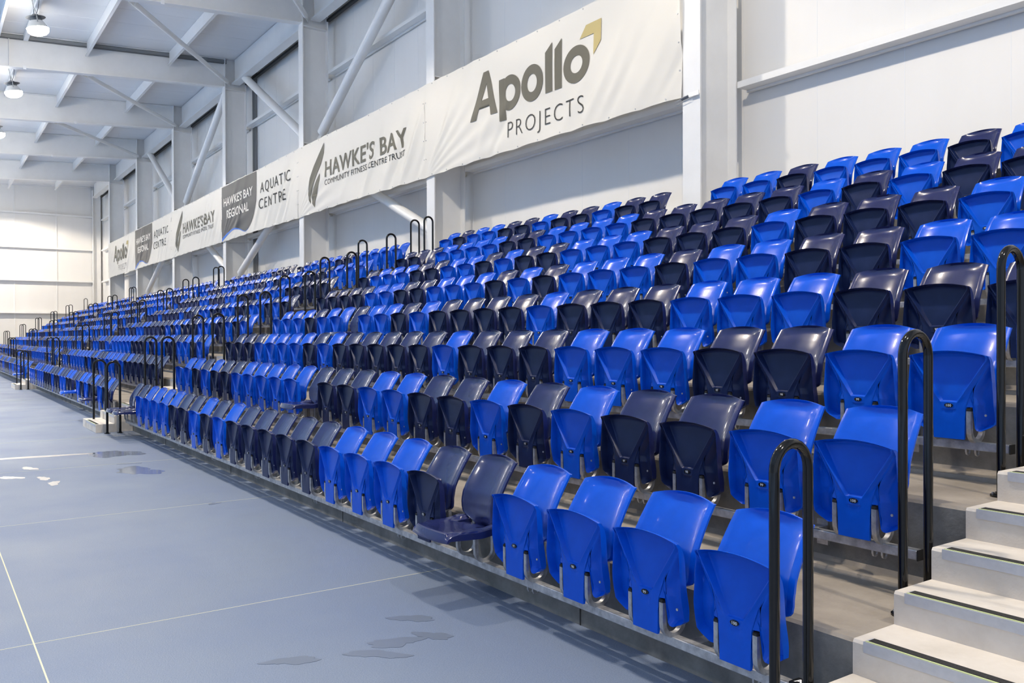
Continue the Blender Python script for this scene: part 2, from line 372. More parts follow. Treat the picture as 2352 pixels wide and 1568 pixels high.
for i, x in enumerate(LAMP_X):
    if i < 3: continue
    e = empty('flood_lamp', (x, LAMP_Y, LAMP_Z)); e.rotation_euler = (R(10), 0, 0)
    tag(e, 'round white flood lamp hanging from the roof, %s one from the camera' % ORD[i - 3] , 'ceiling lamp', 'flood lamps over the front row')
    for nm, me in hm: link(nm, me, e)
    xr = colX[i - 0] + BAY / 2 if i < NB else None
    o = link('lamp_rail', bmm, None, (x, LAMP_Y + .05, ceil(LAMP_Y) - .2)); tag(o, 'white rail that carries the %s hanging flood lamp' % ORD[i - 3], 'roof beam', 'rails carrying flood lamps')

# ------------------------------------------------------------------ concrete terrace
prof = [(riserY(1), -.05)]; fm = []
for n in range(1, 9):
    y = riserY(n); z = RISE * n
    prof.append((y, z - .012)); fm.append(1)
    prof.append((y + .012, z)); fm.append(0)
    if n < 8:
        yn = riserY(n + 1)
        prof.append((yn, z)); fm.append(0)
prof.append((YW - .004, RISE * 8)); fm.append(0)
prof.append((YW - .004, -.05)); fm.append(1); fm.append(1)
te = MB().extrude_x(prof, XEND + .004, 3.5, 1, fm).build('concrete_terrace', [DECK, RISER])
tag(te, 'stepped grey concrete terrace carrying all the rows of seats', 'concrete stand')
mb = MB()
for n in range(1, 8): mb.extrude_x([(riserY(n + 1) - .085, RISE * n - .001), (riserY(n + 1) + .001, RISE * n - .001), (riserY(n + 1) + .001, RISE * n + .05), (riserY(n + 1) - .02, RISE * n + .03), (riserY(n + 1) - .075, RISE * n + .018)], XEND + .05, 3.4)
mb.build('mortar_fillet', DECK, te)
# joints in the front riser
mb = MB()
for i in range(20): mb.box(-3.4 - 3.0 * i, -3.39 - 3.0 * i, riserY(1) - .002, riserY(1) + .01, 0, RISE - .01)
mb.build('joint', DARK, te)

# steps with nosings, one flight per aisle
G3 = ROWP / 3
def nose(j): return riserY(1) + (j - 3) * G3
def zt(j): return RISE / 3 * j
noses = [('nosing', MB().box(.045, 1.005, -.004, .052, -.001, .003).box(.045, 1.005, -.005, -.001, -.036, .003).mesh('nosing', ALU)),
         ('grip_strip', MB().box(.055, .995, .013, .05, .003, .0055).mesh('grip_strip', GRIP)),
         ('glow_strip', MB().box(.05, 1.0, .001, .010, .003, .0048).mesh('glow_strip', GLOW))]
AN = ['nearest aisle at the right picture edge', 'first aisle down the stand', 'second aisle down the stand', 'third aisle down the stand', 'last aisle by the end wall']
for a, (xa, xb) in enumerate(aisles):
    J = 24
    top = [(nose(1), 0.0)]
    for j in range(1, J + 1):
        top.append((nose(j), zt(j) - .008)); top.append((nose(j) + .008, zt(j) + .003))
        top.append(((nose(j + 1)) if j < J else YCOL + .5, zt(j) + .003))
    low = [(top[-1][0], zt(J) - .05)]
    for n in range(8, 1, -1): low += [(riserY(n) + .05, RISE * n - .05), (riserY(n) + .05, RISE * (n - 1) - .05)]
    low += [(riserY(1) + .05, RISE - .05), (riserY(1) + .05, 0.0)]
    # front face of each riser sits 4 mm proud of the terrace
    top = [(y - .004, z) for y, z in top]
    poly = top + low
    mb = MB().extrude_x(poly, xa, xb)
    if a: mb.box(xa - .32, xa + .02, nose(1) - .004, riserY(1) + .02, 0, zt(1) + .0028).box(xa - .32, xa + .02, nose(2) - .004, riserY(1) + .03, zt(1), zt(2) + .0028)
    st = mb.build('concrete_steps', STEP)
    tag(st, 'cream concrete steps with black-edged nosings in the %s' % AN[a], 'steps', 'flights of steps in the aisles')
    for j in range(1, 24):
        n0 = link('nosing', noses[0][1], st, (xa, nose(j) - .004, zt(j) + .003)); n0.scale.x = (xb - xa) / 1.05
        for nm, me in noses[1:]: link(nm, me, n0)

# ------------------------------------------------------------------ hoop handrails
def arc_pts(c, r, a0, a1, n): return [(c[0] + r * math.cos(R(a0 + (a1 - a0) * i / n)), c[1] + r * math.sin(R(a0 + (a1 - a0) * i / n))) for i in range(n + 1)]
hp = [(-.0925, .0)] + [(-.0925, z) for z in (.3, .7)] + arc_pts((0, 1.02), .0925, 180, 0, 14) + [(.0925, z) for z in (.7, .3, .0)]
hoop = MB().tube([(0, y, z) for y, z in hp], .0185, 14).mesh('hoop', BLACK, 60)
foot = MB().disc((0, 0, 0), .045, .008, 16).disc((0, 0, .008), .024, .012, 14).mesh('foot_plate', BLACK, 40)
bolt = MB().disc((0, 0, 0), .007, .008, 6).mesh('bolt', GALV)
def handrail(x, n, label, pitch=ROWP, y0=2.474):
    y = y0 + pitch * (n - 1)
    e = empty('handrail', (x, y, rowZ(n)))
    tag(e, label, 'handrail', 'hoop handrails along the aisles')
    link('tube', hoop, e)
    for s in (-1, 1):
        f_ = link('foot_plate', foot, e, (0, s * .0925, .0))
        if x > -20: link('bolt', bolt, f_, (-.035, 0, .008))
for n in range(1, 9): handrail(-1.875, n, 'tall black hoop handrail beside the nearest steps, row %s' % NUM[n], .786, 2.486)
for a in range(1, 5):
    for n in range(1, 9):
        handrail(aisles[a][1] + (.19 if n == 1 else .245), n, 'black hoop handrail, near side of the %s, row %s' % (AN[a], NUM[n]))
        if a < 4 or n < 8: handrail(aisles[a][0] - (.09 if n == 1 else .045 if n < 8 else -.66), n, 'black hoop handrail, far side of the %s, row %s' % (AN[a], NUM[n]))

# ------------------------------------------------------------------ tip-up seats
WT = [(.212, .19), (.25, .203), (.29, .2135), (.33, .2155), (.42, .213), (.52, .206), (.60, .199), (.65, .1955)]
PT = [(.212, .0755), (.33, .080), (.37, .081), (.40, .084), (.45, .101), (.602, .191), (.65, .192)]
CT_ = [(.212, .028), (.335, .028), (.36, .036), (.39, .043), (.602, .181), (.65, .185)]
def pan_top(x): return .620 + .026 * (1 - min(1, abs(x) / .2) ** 2)
def wing_bot(f): return interp([(0, .285), (.06, .266), (.14, .257), (.35, .256), (.8, .278), (1, .296)], f)
def pan_mesh(fine, mat, under, name='seat_pan'):
    # column classes: (kind, fraction); kinds: i = inside the V, r = ridge zone (distance from P), s = slot edge, w = wing
    if fine:
        half = [('i', q / 6) for q in range(7)] + [('r', d) for d in (-.022, -.014, -.008, -.003, .0, .15, .35, .6, .82, 1.0)] + [('s', 0), ('s', 1)] + [('w', q) for q in (.05, .10, .16, .24, .34, .46, .58, .70, .80, .88, .93, .965, 1.0)]
        lev = [0, .06, .12, .18, .24, .29, .325, .337, .345, .36, .38, .40, .415, .422, .432, .46, .50, .55, .60, .65, .70, .75, .80, .85, .89, .92, .945, .965, .98, .992, 1.0]
    else:
        half = [('i', 0), ('i', 1), ('r', .0), ('r', 1.0), ('s', 0), ('s', 1), ('w', .3), ('w', .8), ('w', 1.0)]
        lev = [0, .2, .34, .42, .44, .7, .93, .97, 1.0]
    cols = [(-1, k, q) for k, q in reversed(half)][:-1] + [(1, k, q) for k, q in half]
    V = []; B = []; n = len(cols)
    for l in lev:
        for sg, k, q in cols:
            zb_ = .212 if k in 'ir' or (k == 's' and q == 0 and False) else .372 if k == 's' else wing_bot(q)
            z = zb_; ax = 0
            for it in range(4):
                P = interp(PT, z); xw = interp(WT, z); P = min(P, xw - .008); C_ = min(interp(CT_, z), P - .006)
                if k == 'i': ax = q * (C_ - .026)
                elif k == 'r': ax = C_ + (q if q < 0 else q * (P - C_))
                else:
                    xs_ = .112 if z < .38 else .112 + (P + .006 - .112) * ss(.38, .43, z) if True else 0
                    xs_ = max(xs_, P + .004) if z > .385 else .112
                    xs_ = min(xs_, xw - .003)
                    ax = (P + .0012 if q == 0 else xs_) if k == 's' else xs_ + (xw - xs_) * q
                zt_ = pan_top(ax); z = zb_ + (zt_ - zb_) * l
            top = zt_ - z
            if k == 'i' or k == 'r':
                d = C_ - ax - .002     # distance inside the ridge crest
                y = 0.0
                if z > .3925:
                    y = (.014 + .026 * ss(.40, .62, z)) * ss(0, .014, d) * ss(.3925, .3965, z) * ss(.0, .014, top)
                elif z > .356: y = .0025 * ss(.004, .014, d) * ss(.356, .3615, z)
                elif z > .335: y = .0035 * ss(.034, .020, math.hypot(ax * .8, z - .36))
                y += .007 * ss(-.004, -.004 - max(.006, P - C_), d) * ss(.36, .44, z) - .003 * ss(.010, .0, abs(d + .002)) * ss(.37, .42, z) * ss(0, .02, top)
            elif k == 's':
                y = .008 * ss(.36, .44, z) if q == 0 else .010
                y *= ss(0, .02, top)
            else:
                e_ = min(xw - ax, top, (z - zb_) * 1.2)
                y = .010 + .032 * ss(0, .045, ax - xs_)
                y *= ss(.001, .011, e_)
            y += -.012 * ss(.026, 0, top) + (.022 * ss(.42, .26, z) if k == 'w' else 0)
            x = sg * ax; V.append((x, y, z))
            er = min(1, ax / xw)
            yb = .050 - .010 * (1 - er ** 3) * ss(.25, .32, z) * ss(0, .08, top) - .014 * ss(.80, 1, er) * ss(.33, .45, z)
            yb = (yb + .004) * math.sqrt(max(0.0, 1 - (1 - min(1, top / .085)) ** 2)) - .006
            if k in 'ir': yb = .012 + (yb - .012) * ss(.212, .36, z)
            B.append((x, max(yb, y + .002), z))
    nz = len(lev) - 1; v = V + B; f = []; o = len(V); mi = []
    for r_ in range(nz):
        for c in range(n - 1):
            a = r_ * n + c; f.append((a, a + 1, a + n + 1, a + n)); f.append((o + a, o + a + n, o + a + n + 1, o + a + 1))
            mi += [1 if r_ < nz - 2 else 0, 0]
    for c in range(n - 1):
        f.append((c, o + c, o + c + 1, c + 1)); a = nz * n + c; f.append((a, a + 1, o + a + 1, o + a))
    for r_ in range(nz):
        a = r_ * n; f.append((a, a + n, o + a + n, o + a)); a = r_ * n + n - 1; f.append((a, o + a, o + a + n, a + n))
    mb = MB().add(v, f); mb.m = mi + [0] * (len(f) - len(mi))
    return mb.mesh(name, [mat, under], 34, True)
WB = [(.366, .066), (.385, .080), (.40, .100), (.425, .170), (.438, .188), (.47, .196), (.52, .199), (.60, .197), (.70, .191), (.76, .187)]
YE = [(.366, .128), (.40, .104), (.43, .096), (.50, .094), (.558, .105), (.60, .125), (.648, .153), (.70, .187), (.757, .229), (.79, .252)]
def back_mesh(nx, nz, mat, name='backrest'):
    V = []; B = []
    ss_ = [-1 + 2 * i / nx for i in range(nx + 1)]
    if nx > 10: ss_ = sorted(set([round(q, 4) for q in ss_] + [-.99, -.965, -.86, -.84, .84, .86, .965, .99]))
    n = len(ss_)
    zl = [i / nz for i in range(nz + 1)]
    for q in zl:
        for s in ss_:
            zt_ = .757 + .027 * (1 - s * s)
            z = .366 + (zt_ - .366) * q; w_ = interp(WB, z)
            d = max(abs(s) / .86, 0)
            top = (zt_ - z)
            c = .034 * (1 - min(1, d) ** 2.6) * (.55 + .45 * ss(.010, .045, top)) * ss(.002, .012, top) * (0.55 + .45 * ss(.38, .5, z))
            yy = interp(YE, z) + c
            V.append((s * w_, yy + (.002 * ss(.965, 1, abs(s))), z))
            th = .006 + .007 * ss(.93, .99, abs(s)) + .004 * ss(.012, .0, top)
            B.append((s * w_, yy + th, z - .002 if q not in (0, 1) else z))
    nr = nz + 1; v = V + B; f = []; o = len(V)
    for r_ in range(nz):
        for c in range(n - 1):
            a = r_ * n + c; f.append((a, a + 1, a + n + 1, a + n)); f.append((o + a, o + a + n, o + a + n + 1, o + a + 1))
    for c in range(n - 1):
        f.append((c, o + c, o + c + 1, c + 1)); a = nz * n + c; f.append((a, a + 1, o + a + 1, o + a))
    for r_ in range(nz):
        a = r_ * n; f.append((a, a + n, o + a + n, o + a)); a = r_ * n + n - 1; f.append((a, o + a, o + a + n, a + n))
    return MB().add(v, f).mesh(name, mat, 42, True)
PAN = {c: pan_mesh(True, m, u_) for c, m, u_ in (('B', BLUE, BLUE_U), ('N', NAVY, NAVY_U))}
BACK = {c: back_mesh(26, 30, m) for c, m in (('B', BLUE), ('N', NAVY))}
ub = [(.012, .352), (.012, .27)] + arc_pts((.072, .262), .060, 180, 360, 12)[1:] + [(.132, .30), (.130, .40)]
BR = MB().flatbar(ub, -.011, .011, .022).mesh('bracket', GALV, 35)
CAP = beveled(MB().box(-.0125, .0125, -.0005, .0245, .350, .366).mesh('end_cap', RUBBER), .003)
def oval(rx, rz, y0, y1, z, n=24):
    v = [(rx * math.cos(2 * math.pi * j / n), y, z + rz * math.sin(2 * math.pi * j / n)) for y in (y1, y0) for j in range(n)]
    return MB().add(v, [(j, (j + 1) % n, n + (j + 1) % n, n + j) for j in range(n)] + [tuple(range(n))[::-1], tuple(n + j for j in range(n))])
NPL = oval(.021, .0105, -.003, .004, .376).mesh('number_plate', PLATE, 40)
_num = {}
def number_mesh(t):
    if t not in _num:
        me = text_mesh(t, .017, .0003, 1.15); me.name = 'number'
        for vv in me.vertices: x_, y_ = vv.co.x, vv.co.y; vv.co = Vector((x_, -.0036, .376 + y_ - .006))
        me.materials.clear(); me.materials.append(WHITE_INK); _num[t] = me
    return _num[t]
SCREW = MB().tube([(0, -.004, 0), (0, .0, 0)], .006, 10).mesh('screw', GALV, 40)
PIV = (.012, .372)
def make_seat(x, n, c, down, label, plate, num):
    e = empty('tip_up_seat', (x, rowY(n), rowZ(n))); tag(e, label, 'seat', 'tip-up seats in the stand')
    p = link('seat_pan', PAN[c], e)
    if down:
        a = R(-88)   # rotate towards -y
        M = Matrix.Translation((0, PIV[0], PIV[1])) @ Matrix.Rotation(-a, 4, 'X') @ Matrix.Translation((0, -PIV[0], -PIV[1]))
        p.matrix_local = M
    link('backrest', BACK[c], e)
    if plate:
        sc_ = link('screw', SCREW, p, (.165, .030, .335))
    for s in (-1, 1):
        b = link('bracket', BR, e, (s * .0965, 0, 0))
        if plate: link('end_cap', CAP, b)
    if plate:
        q = link('number_plate', NPL, e)
        if down: q.matrix_local = p.matrix_local.copy()
        if num: link('number', number_mesh(num), q)
    return e

ROWS = {1: 'BBBBnNBBBNNNNNBNBNNBBBBnn', 2: 'BBNNBNBNNBBNNnBBBBBNNBNBB', 3: 'BBNNBBBNNNBNNNNNBNBBBBNNN', 4: 'NNNBBBNNNBNNNNBNBBnBBNBBB',
        5: 'BBBNNBBNBBBNBNBBBNNBBNNNN', 6: 'BNBNNNBNNNBBBNNBNBBNNBBBN', 7: 'BNNNBNBNNNNNBBBBNNBBBBnNN'}
B1 = {1: 'NBNNBNBBNNBBN', 2: 'NNNNNNBNBBBBNNBNBBBB', 3: 'BNBBNNBB', 4: 'BNBNNBBN', 5: 'NBNBBNNBBN', 6: 'NNNNNBBNBN', 7: 'BBBBNNNBBBNB', 8: 'BBBBBNNBBBBN'}
R8R = 'BNNBNBBBNBB'; R8L = 'NNBNNBNNBBNB'
rnd = random.Random(11)
def pjt(x, y, z):
    d = Vector((x, y, z - CH)); t = d.dot(F); return 1176 + PX_F * d.dot(R2) / t, 784 - PX_F * d.dot(U2) / t, t
seats = []
D1 = {(1, 1, 2), (1, 1, 7), (1, 5, 13), (2, 1, 1), (2, 4, 9), (1, 3, 18)}
for b in range(4):
    for n in range(1, 9):
        xs = []
        if n < 8:
            if b == 0: cols_ = ROWS[n]
            else: cols_ = ''
            off = {1: .012, 7: -.06}.get(n, 0)
            for k in range(25): xs.append((X0 + off - PERIOD * b - SEATP * k, cols_[k] if cols_ else None, k))
        else:
            if b == 0:
                for k in range(11): xs.append((X0 + .07 - .4995 * k, R8R[k], k))
                for k in range(12): xs.append((X0 + .07 - .4995 * (12.61 + k), R8L[k], k + 11))
            else:
                xs = [(X0 - PERIOD * b - SEATP * k, None, k) for k in range(25)]
                xs = [q for q in xs if min(abs(q[0] - c_) for c_ in colX) > .40]
        last = 'B'
        for x, c, k in xs:
            if c is None and b == 1 and k < len(B1[n]):
                last = c = B1[n][k]
                if (b, n, k) in D1: c = c.lower()
            elif c is None:
                last = c = last if rnd.random() < .52 else ('N' if last == 'B' else 'B')
                if (b, n, k) in D1: c = c.lower()
            u, v, t = pjt(x, rowY(n), rowZ(n) + .5)
            seats.append((t, b, n, k, x, c, -120 < u < 2450))
seats.sort()
indiv = [s for s in seats if s[6]][:300] + [s for s in seats if not s[6] and s[1] == 0]
ids = set((s[1], s[2], s[3]) for s in indiv)
for t, b, n, k, x, c, vis in indiv:
    C_ = c.upper(); down = c.islower() or c == 'n'
    side = 'the near aisle' if b == 0 else 'its near aisle'
    lab = '%s %s seat in row %s of the %s block, %s from %s' % (('navy' if C_ == 'N' else 'blue'), ('lowered' if down else 'tipped-up'), NUM[n], BL[b], ORD[k], side)
    make_seat(x, n, C_, down, lab, t < 11, str(100 - k) if (b == 0 and n < 8 and t < 9) else None)
# distant seats: one mesh of simpler copies
import numpy as np
def arr(me):
    v = np.empty(len(me.vertices) * 3, 'f'); me.vertices.foreach_get('co', v)
    return v.reshape(-1, 3), [tuple(p.vertices) for p in me.polygons]
lp = pan_mesh(False, BLUE, BLUE_U, 'lowpan'); lb = back_mesh(6, 7, BLUE, 'lowback')
lbr = MB().flatbar([(.012, .352), (.012, .26), (.04, .205), (.1, .205), (.132, .26), (.130, .40)], -.1075, -.0855, .022).flatbar([(.012, .352), (.012, .26), (.04, .205), (.1, .205), (.132, .26), (.130, .40)], .0855, .1075, .022).mesh('lowbr', GALV)
pieces = [arr(lp), arr(lb), arr(lbr)]
VV = []; FF = []; MI = []; base = 0
for t, b, n, k, x, c, vis in seats:
    if (b, n, k) in ids or t < 8: continue
    for q, (v, f) in enumerate(pieces):
        vv = v.copy()
        if q == 0 and c.islower():
            dy = vv[:, 1] - PIV[0]; dz = vv[:, 2] - PIV[1]; vv[:, 1] = PIV[0] - dz; vv[:, 2] = PIV[1] + dy
        VV.append(vv + np.array((x, rowY(n), rowZ(n)), 'f'))
        FF += [tuple(i + base for i in p) for p in f]; MI += [2 if q == 2 else (0 if c.upper() == 'B' else 1)] * len(f); base += len(v)
me = bpy.data.meshes.new('distant_seats'); me.from_pydata(np.concatenate(VV).tolist(), [], FF)
for m in (BLUE, NAVY, GALV): me.materials.append(m)
me.polygons.foreach_set('material_index', MI); me.polygons.foreach_set('use_smooth', [True] * len(MI)); me.set_sharp_from_angle(angle=R(42)); me.update()
tag(link('distant_seats', me), 'mixed blue and navy seats filling the far blocks of the stand', 'seat', None, 'stuff')

# rails the seats stand on
def rail_mesh(x0, x1): return beveled(MB().box(x0, x1, .052, .098, .158, .199).mesh('rail', GALV), .003, 1)
sup = MB().box(-.03, .03, .098, .201, .165, .195).box(-.03, .03, .185, .2, .10, .22).mesh('wall_bracket', GALV)
clp = MB()
for dx in (.0,):
    clp.flatbar([(.056, .160), (.056, .148), (.062, .136), (.075, .131), (.088, .136), (.094, .148), (.094, .160)], dx - .004, dx + .004, .006)
clamp = clp.mesh('clamp', GALV, 40)
endc = MB().box(0, .005, .05, .1, .156, .201).mesh('end_cap', RUBBER)
signp = beveled(MB().box(-.035, .02, .045, .105, .199, .212).mesh('row_sign', PLATE), .002)
for b in range(4):
    for n in range(1, 9):
        xa = X0 - PERIOD * b + .262; xb = X0 - PERIOD * b - SEATP * 24 - .262
        e = empty('seat_rail', (0, rowY(n), rowZ(n)))
        tag(e, 'galvanised steel rail under the row %s seats of the %s block' % (NUM[n], BL[b]), 'seat rail', 'rails carrying the seats')
        if n == 8:
            link('rail', rail_mesh(colX[1 + 2 * b] + .26, xa), e); link('rail', rail_mesh(xb, colX[1 + 2 * b] - .26), e)
        else:
            link('rail', rail_mesh(xb, xa), e)
        link('end_cap', endc, e, (xa, 0, 0))
        if b == 0:
            for i in range(9):
                link('wall_bracket', sup, e, (xa - .55 - i * 1.36, 0, 0))
                for dx in (-.045, 0): link('clamp', clamp, e, (xa - .16 - i * 1.49 + dx, 0, 0))
L_A = text_mesh('A', .042, .0012); L_A.materials.clear(); L_A.materials.append(WHITE_INK)
e = empty('row_sign', (X0 + .262, rowY(1), 0)); tag(e, 'small black plate with a white letter A beside the nearest handrail', 'sign')
link('plate', signp, e); o = link('letter', L_A, e, (-.006, .060, .2125)); o.rotation_euler = (0, 0, R(12))

# ------------------------------------------------------------------ banners
BZ0, BZ1 = 4.67, 6.555
def surf(i, x, z):
    # depth of banner i at (x, z); x from the left end in bay lengths
    u = x / BAY; h = (z - BZ0) / (BZ1 - BZ0)
    rr = random.Random(i * 7 + 3); y = 0
    p = u * 3.74 - h * .85 + .18 * h * h
    for q in range(11):
        c0_ = rr.uniform(-.6, 3.7) if q > 4 else rr.uniform(2.1, 3.5); w_ = rr.uniform(.05, .095); am = rr.uniform(.012, .030) * (1 if q % 3 else -1)
        y += am * math.exp(-((p - c0_) / w_) ** 2) * ss(1.05, .35, h + rr.uniform(-.2, .25)) * (.35 + .65 * ss(.0, .25, h))
    for q in range(5):
        # creases fanning out of the lower left corner
        ux = u * 3.74 + .05; ang = math.atan2(h + .04, ux); r_ = math.hypot(ux, h)
        y += rr.uniform(.5, 1) * .024 * math.exp(-((ang - (.10 + .17 * q)) * 15) ** 2) * ss(.05, .4, r_) * ss(2.4, .9, r_)
    y += .006 * math.sin(u * 9 + i) * math.sin(h * 3 + u * 4) + .005 * math.sin(u * 34 + i * 2 + h * 5) * ss(.5, 0, h)
    y += .010 * math.sin(u * math.pi * 5 + h * 6 + i) * h * (1 - h) * 2
    return 8.395 - y
def edge_z(u, h):
    bot = BZ0 + .035 * abs(math.sin(u * math.pi * 9)) * .5 + .02 * math.sin(u * math.pi)
    top = BZ1 - .02 * math.sin(u * math.pi) - .008 * abs(math.sin(u * math.pi * 11))
    return bot + (top - bot) * h
def banner(i, kind_):
    xl = colX[i + 1] - .15; nx, nz = 230, 60
    e = empty('wall_banner', (xl, 0, 0)); v = []; f = []
    for a in range(nz + 1):
        for b in range(nx + 1):
            u = b / nx; z = edge_z(u, a / nz); v.append((u * BAY, surf(i, u * BAY, z), z))
    for a in range(nz):
        for b in range(nx): q = a * (nx + 1) + b; f.append((q, q + 1, q + nx + 2, q + nx + 1))
    MB().add(v, f).build('cloth', VINYL, e, 60)
    mb = MB()
    for b in range(12):
        for h in (.985, .015):
            u = (b + .5) / 12; z = edge_z(u, h); y = surf(i, u * BAY, z); mb.tube([(u * BAY, y - .006, z), (u * BAY, y + .002, z)], .012, 10)
    for h in (.2, .4, .6, .8):
        for u in (.006, .994): z = edge_z(u, h); y = surf(i, u * BAY, z); mb.tube([(u * BAY, y - .006, z), (u * BAY, y + .002, z)], .012, 10)
    mb.build('eyelet', GALV, e, 40)
    return e, xl
def lay(me_or_mb, name, mat, e, i, off=.008, step=.04, mats=None):
    """slice flat artwork (x, z in me.co x, y) finely and lay it on the banner"""
    me = me_or_mb; bm = bmesh.new(); bm.from_mesh(me)
    xs = [v_.co.x for v_ in bm.verts]; ys = [v_.co.y for v_ in bm.verts]
    x = math.floor(min(xs) / step) * step
    while x < max(xs):
        bmesh.ops.bisect_plane(bm, geom=bm.verts[:] + bm.edges[:] + bm.faces[:], plane_co=(x, 0, 0), plane_no=(1, 0, 0)); x += step
    y = math.floor(min(ys) / step) * step
    while y < max(ys):
        bmesh.ops.bisect_plane(bm, geom=bm.verts[:] + bm.edges[:] + bm.faces[:], plane_co=(0, y, 0), plane_no=(0, 1, 0)); y += step
    bmesh.ops.triangulate(bm, faces=bm.faces)
    for v_ in bm.verts: X, Z, D_ = v_.co; v_.co = Vector((X, surf(i, X, Z) - off - .002 - D_, Z))
    m2 = bpy.data.meshes.new(name); bm.to_mesh(m2); bm.free(); m2.materials.clear(); m2.materials.append(mat)
    m2.polygons.foreach_set('use_smooth', [True] * len(m2.polygons))
    return link(name, m2, e)
def fit_text(txt, x0, x1, z0, z1, offset=0.0, spacing=1.0):
    me = text_mesh(txt, 1.0, offset, spacing, align='LEFT')
    ref = text_mesh('H', 1.0, offset)
    hh = max(v_.co.y for v_ in ref.vertices) - min(v_.co.y for v_ in ref.vertices); hb = min(v_.co.y for v_ in ref.vertices)
    ax = min(v_.co.x for v_ in me.vertices); bx = max(v_.co.x for v_ in me.vertices)
    for v_ in me.vertices:
        v_.co = Vector((x0 + (v_.co.x - ax) / (bx - ax) * (x1 - x0), z0 + (v_.co.y - hb) / hh * (z1 - z0), 0))
    return me
def poly(pts):
    return MB().add([(x, z, 0) for x, z in pts], [tuple(range(len(pts)))]).mesh('art', INK, fix=False)
def joinp(lst):
    mb = MB()
    for k_, p in enumerate(lst): mb.add([(x, z, 0) for x, z in p], [tuple(range(len(p)))])
    return mb
def ring(cx, cz, rx, rz, tx, tz, n=40):
    mb = []
    for j in range(n):
        a, b = 2 * math.pi * j / n, 2 * math.pi * (j + 1) / n
        mb.append([(cx + rx * math.cos(a), cz + rz * math.sin(a)), (cx + rx * math.cos(b), cz + rz * math.sin(b)), (cx + (rx - tx) * math.cos(b), cz + (rz - tz) * math.sin(b)), (cx + (rx - tx) * math.cos(a), cz + (rz - tz) * math.sin(a))])
    return mb
def art_construction(e, i, xl):   # big geometric word, gold arrow, small spaced word
    ox = -15.115                  # artwork was measured with the banner's left end here
    P = lambda L: [(x - ox, z) for x, z in L]
    parts = []
    zb, zt_ = 5.425, 6.237
    parts += [P([(-13.355, zb), (-13.165, zb), (-12.83, 6.02), (-12.915, zt_)]), P([(-12.75, zt_), (-12.83, 6.02), (-12.665, zb), (-12.47, zb)]), P([(-12.915, zt_), (-12.83, 6.02), (-12.75, zt_)]),
              P([(-13.066, 5.60), (-12.985, 5.745), (-12.754, 5.745), (-12.7135, 5.60)])]
    parts += [P([(-12.41, 5.25), (-12.235, 5.25), (-12.235, 5.97), (-12.41, 5.97)])] + [P([(max(x_, -12.2345), z_) for x_, z_ in q]) for q in ring(-12.095, 5.69, .31, .300, .165, .155) if max(x_ for x_, z_ in q) > -12.2345]
    parts += [P(q) for q in ring(-11.45, 5.695, .305, .303, .165, .155)]
    parts += [P([(-11.083, 5.43), (-10.90, 5.43), (-10.90, 6.215), (-11.083, 6.09)]), P([(-10.835, 5.425), (-10.655, 5.425), (-10.655, 6.21), (-10.835, 6.08)])]
    parts += [P(q) for q in ring(-10.29, 5.70, .318, .29, .17, .155)]
    lay(joinp(parts).mesh('art', INK, fix=False), 'large_lettering', GREY_INK, e, i)
    lay(joinp([P([(-10.213, 6.062), (-10.058, 6.237), (-9.702, 6.237), (-9.88, 6.062)]), P([(-9.88, 6.062), (-9.702, 6.237), (-9.715, 5.915), (-9.885, 5.74)])]).mesh('art', INK, fix=False), 'gold_arrow', GOLD_INK, e, i)
    lay(fit_text('PROJECTS', -12.17 - ox, -10.11 - ox, 4.925, 5.185, -.018, 1.25), 'small_lettering', INK, e, i)
def art_trust(e, i, xl):
    ox = -22.145
    P = lambda L: [(x - ox, z) for x, z in L]
    def flame(pts_l, pts_r):
        out = []
        for k in range(len(pts_l) - 1): out.append(P([pts_l[k], pts_l[k + 1], pts_r[k + 1], pts_r[k]]))
        return out
    l = [(-20.295, 6.365), (-20.60, 6.15), (-20.95, 5.88), (-21.22, 5.62), (-21.36, 5.35), (-21.34, 5.10), (-21.20, 4.95)]
    r_ = [(-20.285, 6.36), (-20.33, 6.12), (-20.50, 5.86), (-20.80, 5.62), (-21.05, 5.38), (-21.19, 5.15), (-21.195, 4.95)]
    l2 = [(-20.585, 5.645), (-20.80, 5.50), (-21.02, 5.32), (-21.12, 5.12), (-21.08, 4.95), (-20.955, 4.83)]
    r2 = [(-20.58, 5.64), (-20.60, 5.48), (-20.68, 5.30), (-20.80, 5.12), (-20.88, 4.98), (-20.95, 4.83)]
    lay(joinp(flame(l, r_) + flame(l2, r2)).mesh('art', INK, fix=False), 'flame_emblem', GREY_INK, e, i)
    lay(fit_text("HAWKE'S BAY", -20.24 - ox, -15.95 - ox, 5.49, 5.88, .016, 1.06), 'large_lettering', GREY_INK, e, i)
    lay(fit_text('COMMUNITY FITNESS CENTRE TRUST', -20.26 - ox, -16.0 - ox, 5.29, 5.42, .0, 1.05), 'small_lettering', INK, e, i)
